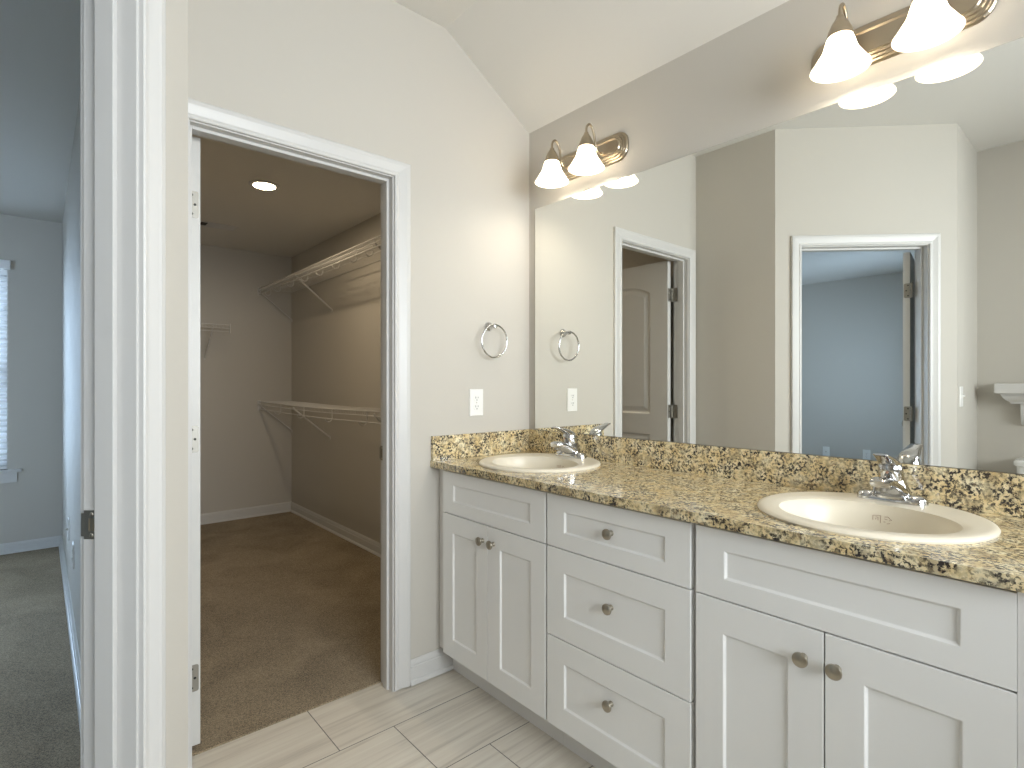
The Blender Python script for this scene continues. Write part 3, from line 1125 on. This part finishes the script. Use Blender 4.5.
# ------------------------------------------------------------------ mirror
bm = nbm()
add_box(bm, -0.0110, -0.0004, -1.848, -0.053, 1.0085, 2.0600)
bm.faces.ensure_lookup_table()
for fc in bm.faces:
    fc.normal_update()
    fc.material_index = 0 if fc.normal.x < -0.9 else 1
mi = obj('mirror', bm, None, mats=[M['mirror'], M['mirror_edge']])
tag(mi, 'large frameless wall mirror above the granite backsplash', 'mirror')

# ------------------------------------------------------------------ vanity lights


def make_light(label, yc):
    t = thing('vanity_light', label, 'wall light', (0, yc, 2.198), 'two-bell vanity lights')
    # stepped back plate with clipped ends, lying on the wall, local z up
    def outline(hl, hh, cut):
        k = 6
        pts = []
        for sx, sz in ((1, 1), (-1, 1), (-1, -1), (1, -1)):
            arc = []
            for i in range(k + 1):
                a = PI / 2 * i / k
                arc.append((sx * (hl - cut + cut * math.sin(a)), sz * (hh - cut + cut * math.cos(a))))
            if sx * sz < 0:
                pts += arc
            else:
                pts += arc[::-1]
        return pts
    bm = nbm()
    rings = []
    for hl, hh, cut, x in ((0.216, 0.060, 0.050, -0.0005), (0.216, 0.060, 0.050, -0.006), (0.212, 0.056, 0.047, -0.011), (0.207, 0.051, 0.043, -0.0115), (0.205, 0.049, 0.042, -0.018),
                           (0.199, 0.043, 0.038, -0.0185), (0.197, 0.041, 0.036, -0.025), (0.191, 0.035, 0.032, -0.0255), (0.188, 0.032, 0.030, -0.030), (0.182, 0.026, 0.025, -0.027)):
        rings.append([Vector((x, y, z)) for y, z in outline(hl, hh, cut)])
    loft(bm, rings)
    obj('back_plate', bm, M['bracket'], t)
    d = 0.124
    for yl in (0.098, -0.098):
        bm = nbm()
        pts = [(-0.024, yl, -0.008), (-0.045, yl, -0.012), (-0.062, yl, 0.000), (-0.070, yl, 0.024), (-0.076, yl, 0.052), (-0.086, yl, 0.076), (-0.101, yl, 0.087), (-0.115, yl, 0.081), (-0.123, yl, 0.066), (-0.124, yl, 0.042)]
        # smooth the arm
        sm = []
        for i in range(len(pts) - 1):
            p0, p1, p2, p3 = (Vector(pts[max(0, min(len(pts) - 1, i + o))]) for o in (-1, 0, 1, 2))
            for q in (0, 0.25, 0.5, 0.75):
                sm.append(0.5 * ((2 * p1) + (-p0 + p2) * q + (2 * p0 - 5 * p1 + 4 * p2 - p3) * q * q + (-p0 + 3 * p1 - 3 * p2 + p3) * q ** 3))
        sm.append(Vector(pts[-1]))
        add_tube(bm, sm, 0.0052, 12)
        a = obj('arm', bm, M['bracket'], t, smooth=True)
        bm = nbm()
        add_lathe(bm, [(0.0085, 0), (0.0085, 0.003), (0.006, 0.006), (0.006, 0.012)], (-0.024, yl, -0.008), (-1, 0, 0), 16, True, True)
        obj('arm_boss', bm, M['bracket'], a, smooth=True)
        bm = nbm()
        add_lathe(bm, [(0.0, 0.048), (0.0085, 0.048), (0.0100, 0.045), (0.0105, 0.040), (0.0170, 0.031), (0.0232, 0.020), (0.0245, 0.015), (0.0290, 0.007), (0.0315, -0.002), (0.0325, -0.009), (0.0325, -0.013), (0.0, -0.013)], (-d, yl, 0.0), (0, 0, 1), 28)
        obj('socket_cup', bm, M['bracket'], t, smooth=True)
        bm = nbm()
        outer = [(0.0250, -0.0070), (0.0300, -0.0105), (0.0335, -0.0180), (0.0368, -0.0290), (0.0408, -0.0430), (0.0455, -0.0545), (0.0530, -0.0665), (0.0610, -0.0790), (0.0690, -0.0915), (0.0735, -0.0970), (0.0742, -0.0992)]
        inner = [(r - 0.0032, h + 0.0005) for r, h in outer[::-1]]
        add_lathe(bm, outer + [(0.0728, -0.1000)] + inner, (-d, yl, 0), (0, 0, 1), 40)
        sh = obj('lamp_shade', bm, M['shade'], t, smooth=True)
        bm = nbm()
        add_lathe(bm, [(0.0, -0.012), (0.013, -0.012), (0.013, -0.022), (0.018, -0.030), (0.0265, -0.043), (0.0295, -0.058), (0.0275, -0.071), (0.020, -0.083), (0.010, -0.089), (0.0, -0.0905)], (-d, yl, 0), (0, 0, 1), 20)
        obj('light_bulb', bm, M['bulb'], sh, smooth=True)
    return t


l1 = make_light('two-bell nickel vanity light mounted close to the ceiling corner', -0.376)
copy_tree(l1, (0, -1.499, 2.198), 'two-bell nickel vanity light above the near sink')

# ------------------------------------------------------------------ towel ring, outlets, switches
tr = thing('towel_ring', 'chrome towel ring hanging on the wall above the outlet', 'towel ring', (-0.255, 0, 1.486))
bm = nbm()
add_lathe(bm, [(0.0, 0.0), (0.0215, 0.0), (0.0215, 0.004), (0.018, 0.010), (0.012, 0.014), (0.0095, 0.020), (0.009, 0.036), (0.0105, 0.041), (0.0105, 0.050), (0.008, 0.054), (0, 0.055)], (0, -0.0004, 0), (0, -1, 0), 28)
obj('post', bm, M['chrome'], tr, smooth=True)
bm = nbm()
rr = 0.0725
add_tube(bm, [(rr * math.sin(2 * PI * i / 48), -0.0455 - 0.004 * math.cos(2 * PI * i / 48), 0.004 - rr + rr * math.cos(2 * PI * i / 48)) for i in range(48)], 0.0042, 10, cyclic=True)
obj('ring', bm, M['chrome'], tr, smooth=True)


def face_plate(name, label, cat, loc, rotz, kind, group=None):
    """cover plate facing local -y, centre at loc"""
    t = thing(name, label, cat, loc, group, rotz)
    bm = nbm()
    hw, hh = 0.0375, 0.0600
    loft(bm, [[Vector((x * k, y, z * k2)) for x, z in ((-hw, -hh), (hw, -hh), (hw, hh), (-hw, hh))] for y, k, k2 in ((-0.0004, 1, 1), (-0.003, 1, 1), (-0.0055, 0.93, 0.955))])
    obj('cover_plate', bm, M['plate'], t)
    if kind == 'outlet':
        for s in (-1, 1):
            bm = nbm()
            loft(bm, [[v + Vector((0, 0, s * 0.0195)) for v in circle_ring((0, y, 0), (1, 0, 0), (0, 0, 1), 0.0168 * k, 0.0140 * k, 28, 3.2)] for y, k in ((-0.005, 1), (-0.0068, 1), (-0.0072, 0.95))])
            r = obj('receptacle', bm, M['plate'], t)
            bm = nbm()
            for x, h in ((-0.0063, 0.0045), (0.0063, 0.0037)):
                add_box(bm, x - 0.001, x + 0.001, -0.0078, -0.0068, s * 0.0195 + 0.003 - h, s * 0.0195 + 0.003 + h)
            add_lathe(bm, [(0, 0), (0.0024, 0), (0.0024, 0.001), (0, 0.001)], (0, -0.0068, s * 0.0195 - 0.008), (0, -1, 0), 12)
            obj('slots', bm, M['dark'], r)
        bm = nbm()
        add_lathe(bm, [(0.003, 0), (0.0024, 0.001), (0, 0.0012)], (0, -0.0055, 0), (0, -1, 0), 12)
        obj('screw', bm, M['nickel'], t)
    elif kind == 'switch':
        bm = nbm()
        loft(bm, [[Vector((x, y, z)) for x, z in ((-w, a), (w, a), (w, b), (-w, b))] for y, w, a, b in ((-0.005, 0.005, -0.012, 0.012), (-0.010, 0.0046, -0.006, 0.010), (-0.021, 0.004, 0.002, 0.009))])
        obj('toggle', bm, M['plate'], t)
        bm = nbm()
        add_lathe(bm, [(0.003, 0), (0.0024, 0.001), (0, 0.0012)], (0, -0.0055, 0.03), (0, -1, 0), 12)
        obj('screw', bm, M['plate'], t)
        bm = nbm()
        add_lathe(bm, [(0.003, 0), (0.0024, 0.001), (0, 0.0012)], (0, -0.0055, -0.03), (0, -1, 0), 12)
        obj('screw', bm, M['plate'], t)
    elif kind == 'jack':
        bm = nbm()
        add_lathe(bm, [(0.0075, 0), (0.0075, 0.002), (0.0045, 0.002), (0.0045, 0.010), (0, 0.010)], (0, -0.0055, 0), (0, -1, 0), 16)
        obj('jack', bm, M['nickel'], t, smooth=True)
    return t


face_plate('wall_outlet', 'white duplex outlet below the towel ring', 'outlet', (-0.325, 0, 1.142), 0, 'outlet')
face_plate('light_switch', 'white toggle switch on the short return wall, seen in the mirror', 'light switch', (-2.360, EY, 1.150), 0, 'switch')
face_plate('wall_outlet', 'white outlet low on the bedroom partition wall, nearer the doorway', 'outlet', (-1.672, 1.480, 0.386), -PI / 2, 'outlet')
face_plate('cable_jack', 'white cover plate low on the bedroom partition wall, nearer the far corner', 'wall plate', (-1.672, 2.05, 0.40), -PI / 2, 'jack')
face_plate('cable_jack', 'blue-looking cover plate seen in the mirror through the bedroom doorway, nearer the latch side', 'wall plate', (-5.291, 0.492, 0.420), PI / 2, 'jack')
face_plate('wall_outlet', 'outlet seen in the mirror through the bedroom doorway, beside the faucet lever', 'outlet', (-5.291, 0.072, 0.420), PI / 2, 'outlet')

# ------------------------------------------------------------------ closet: wire shelves, downlight, vent


def wire_shelf(label, length, depth, hooks, braces, drop, group, mtx_root, brace_drop=0.26, sag=0.0):
    """local: x along the wall 0..length, y out from the wall 0..depth (towards -normal), z up; deck at z=0"""
    t = thing('wire_shelf', label, 'shelf', (0, 0, 0), group)
    t.matrix_world = mtx_root

    def S(x):
        return -sag * math.exp(-((x - length * 0.55) / (0.28 * length)) ** 2)
    bm = nbm()
    n = int(length / 0.0254)
    for i in range(n + 1):
        x = i * length / n
        add_tube(bm, [(x, 0.003, S(x)), (x, depth * 0.5, S(x)), (x, depth, S(x)), (x, depth + 0.002, S(x) - 0.026)], 0.0012, 5)
    ks = 24
    for y, z in ((0.006, -0.002), (depth * 0.45, -0.004), (depth * 0.8, -0.004)):
        add_tube(bm, [(length * k / ks, y, z + S(length * k / ks)) for k in range(ks + 1)], 0.0024, 6)
    obj('deck', bm, M['wire'], t)
    bm = nbm()
    for y, z in ((depth, 0.0), (depth + 0.002, -0.028)):
        add_tube(bm, [(length * k / ks, y, z + S(length * k / ks)) for k in range(ks + 1)], 0.0038, 6)
    obj('front_lip', bm, M['wire'], t)
    if drop:
        bm = nbm()
        add_tube(bm, [(length * k / ks, depth - 0.006, -drop + S(length * k / ks)) for k in range(ks + 1)], 0.0048, 6)
        rod = obj('hanging_rod', bm, M['wire'], t)
        for x in hooks:
            bm = nbm()
            pts = [(x, depth - 0.006, -drop)]
            for k in range(9):
                a = PI * k / 8
                pts.append((x + 0.001, depth - 0.006 - 0.026 + 0.026 * math.cos(a), -drop - 0.026 * math.sin(a)))
            pts.append((x, depth - 0.058, -0.004))
            add_tube(bm, [Vector(p) + Vector((0, 0, S(x))) for p in pts], 0.0036, 6)
            obj('hook', bm, M['wire'], t)
    for x in braces:
        bm = nbm()
        bd = brace_drop
        add_tube(bm, [(x, depth + 0.004, -0.012 + S(x)), (x, depth - 0.004, -0.030 + S(x)), (x, 0.012, -bd), (x, 0.003, -bd - 0.006), (x, 0.003, -bd - 0.024)], 0.0060, 7)
        obj('support_brace', bm, M['wire'], t)
    return t


def end_bracket(t, x, depth, drop):
    bm = nbm()
    add_box(bm, x - 0.003, x + 0.003, depth - 0.020, depth + 0.010, -drop - 0.012, 0.012)
    obj('end_bracket', bm, M['wire'], t, bevel=0.002)


# root matrices: along +y, out towards -x
def mwall(yo, z):
    return Matrix(((0, -1, 0, 0.027), (1, 0, 0, yo), (0, 0, 1, z), (0, 0, 0, 1)))


YO = 0.42
LS = YN - 0.004 - YO
up = wire_shelf('white wire shelf high on the closet side wall', LS, 0.300, [h - YO for h in (0.75, 1.02, 1.22, 1.45, 1.72, 2.02, 2.32, 2.64, 2.96, 3.22)],
                [1.08 - YO, 2.42 - YO, 3.368 - YO], 0.052, 'long closet wire shelves', mwall(YO, 2.105))
end_bracket(up, LS - 0.004, 0.300, 0.052)
lo = wire_shelf('white wire shelf at waist height on the closet side wall', LS, 0.300, [h - YO for h in (0.75, 1.30, 1.85, 2.40, 2.95)],
                [1.08 - YO, 2.46 - YO, 3.368 - YO], 0.070, 'long closet wire shelves', mwall(YO, 1.062), 0.275, 0.012)
end_bracket(lo, LS - 0.004, 0.300, 0.070)
sh = wire_shelf('short white wire shelf on the closet end wall', 0.93, 0.300, [], [0.13, 0.80], 0.0, None,
                Matrix(((-1, 0, 0, -0.585), (0, -1, 0, YN), (0, 0, 1, 1.722), (0, 0, 0, 1))), 0.262)
bm = nbm()
add_tube(bm, [(0.93 * k / 8, 0.294, -0.055) for k in range(9)], 0.003, 6)
obj('hanging_rod', bm, M['wire'], sh)
end_bracket(sh, 0.0, 0.300, 0.055)

dl = thing('recessed_light', 'lit round downlight in the closet ceiling', 'ceiling light', (-0.763, 1.556, 2.44))
bm = nbm()
add_lathe(bm, [(0.060, -0.0005), (0.088, -0.0005), (0.088, -0.003), (0.082, -0.007), (0.066, -0.009), (0.061, -0.006)], (0, 0, 0), (0, 0, 1), 36)
obj('trim_ring', bm, M['trim'], dl, smooth=True)
bm = nbm()
add_lathe(bm, [(0.064, -0.004), (0.045, -0.0065), (0.0, -0.0075)], (0, 0, 0), (0, 0, 1), 36)
obj('lens', bm, M['downlight'], dl, smooth=True)

av = thing('air_vent', 'painted air register in the closet ceiling beyond the downlight', 'air vent', (-0.772, 2.69, 2.44))
bm = nbm()
for a, b, c, e in ((-0.134, 0.134, -0.070, -0.053), (-0.134, 0.134, 0.053, 0.070), (-0.134, -0.118, -0.053, 0.053), (0.118, 0.134, -0.053, 0.053)):
    add_box(bm, a, b, c, e, -0.006, -0.0005)
obj('vent_frame', bm, M['trim'], av, bevel=0.002)
bm = nbm()
for i in range(9):
    y = -0.046 + i * 0.0115
    loft(bm, [[Vector((x, y - 0.0015, -0.001)), Vector((x, y + 0.003, -0.007)), Vector((x, y + 0.004, -0.0066)), Vector((x, y - 0.0005, -0.0006))] for x in (-0.070, 0.118)])
obj('vent_slats', bm, M['trim'], av)
bm = nbm()
add_box(bm, -0.118, 0.118, -0.053, 0.053, -0.0009, -0.0004)
obj('duct_opening', bm, M['dark'], av)

# ------------------------------------------------------------------ seen only in the mirror: ledge shelf and toilet on the west wall
ws = thing('wall_shelf', 'white moulded ledge shelf above the toilet, seen in the mirror', 'shelf', (XF, -1.67, 1.228))
HL = 0.318
bm = nbm()
add_box(bm, 0.001, 0.145, -HL, HL, -0.062, 0.0)
obj('shelf_board', bm, M['trim'], ws, bevel=0.004)
bm = nbm()
prof = [(0.026, -0.062), (0.030, -0.076), (0.038, -0.090), (0.050, -0.104), (0.066, -0.114), (0.070, -0.126)]
loft(bm, [[Vector((0.001, -HL + o, z)), Vector((0.145 - o, -HL + o, z)), Vector((0.145 - o, HL - o, z)), Vector((0.001, HL - o, z))] for o, z in prof])
obj('crown_moulding', bm, M['trim'], ws)
for y in (-0.185, 0.185):
    bm = nbm()
    pr = [(0.001, -0.126), (0.062, -0.126), (0.062, -0.160), (0.056, -0.200), (0.042, -0.232), (0.026, -0.252), (0.001, -0.262)]
    loft(bm, [[Vector((x, y + s, z)) for x, z in pr] for s in (-0.02, 0.02)])
    obj('corbel', bm, M['trim'], ws, bevel=0.002)

tl = thing('toilet', 'white toilet beneath the ledge shelf, seen in the mirror', 'toilet', (XF, -1.67, 0))


def rect_ring(x0, x1, hw, z, rad=0.03, k=5):
    pts = []
    for cx, cy, a0 in ((x1 - rad, hw - rad, 0), (x0 + rad, hw - rad, 90), (x0 + rad, -hw + rad, 180), (x1 - rad, -hw + rad, 270)):
        for i in range(k + 1):
            a = R(a0 + 90 * i / k)
            pts.append(Vector((cx + rad * math.cos(a), cy + rad * math.sin(a), z)))
    return pts


bm = nbm()
loft(bm, [rect_ring(0.012, 0.180, 0.195, 0.395), rect_ring(0.010, 0.190, 0.205, 0.44), rect_ring(0.010, 0.198, 0.212, 0.728)])
tk = obj('tank', bm, M['porcelain_white'], tl, smooth=True)
bm = nbm()
loft(bm, [rect_ring(0.004, 0.206, 0.220, 0.730), rect_ring(0.003, 0.210, 0.224, 0.738), rect_ring(0.003, 0.210, 0.224, 0.756), rect_ring(0.010, 0.202, 0.216, 0.766)])
obj('tank_lid', bm, M['porcelain_white'], tl, smooth=True)
bm = nbm()
add_lathe(bm, [(0.012, 0), (0.012, 0.006), (0.006, 0.009), (0.006, 0.018)], (0.198, 0.15, 0.675), (1, 0, 0), 16, True, True)
add_tube(bm, [(0.212, 0.150, 0.675), (0.216, 0.120, 0.672), (0.216, 0.085, 0.668)], [0.006, 0.005, 0.007], 10)
obj('flush_lever', bm, M['chrome'], tk, smooth=True)


def egg(cx, a_f, a_b, b, z, n=36):
    out = []
    for i in range(n):
        t = 2 * PI * i / n
        out.append(Vector((cx + (a_f if math.cos(t) > 0 else a_b) * math.cos(t), b * math.sin(t), z)))
    return out


bm = nbm()
loft(bm, [egg(0.33, 0.20, 0.24, 0.115, 0.0), egg(0.33, 0.19, 0.24, 0.105, 0.06), egg(0.34, 0.21, 0.25, 0.105, 0.20), egg(0.40, 0.26, 0.30, 0.16, 0.32), egg(0.42, 0.29, 0.32, 0.185, 0.385), egg(0.42, 0.28, 0.30, 0.175, 0.395)])
obj('bowl', bm, M['porcelain_white'], tl, smooth=True)
bm = nbm()
loft(bm, [egg(0.42, 0.295, 0.20, 0.188, 0.396), egg(0.42, 0.30, 0.205, 0.190, 0.404), egg(0.42, 0.295, 0.20, 0.186, 0.412)])
obj('seat', bm, M['plate'], tl, smooth=True)
bm = nbm()
loft(bm, [egg(0.42, 0.295, 0.20, 0.186, 0.413), egg(0.42, 0.295, 0.20, 0.186, 0.424), egg(0.42, 0.27, 0.18, 0.168, 0.432)])
obj('lid', bm, M['plate'], tl, smooth=True)
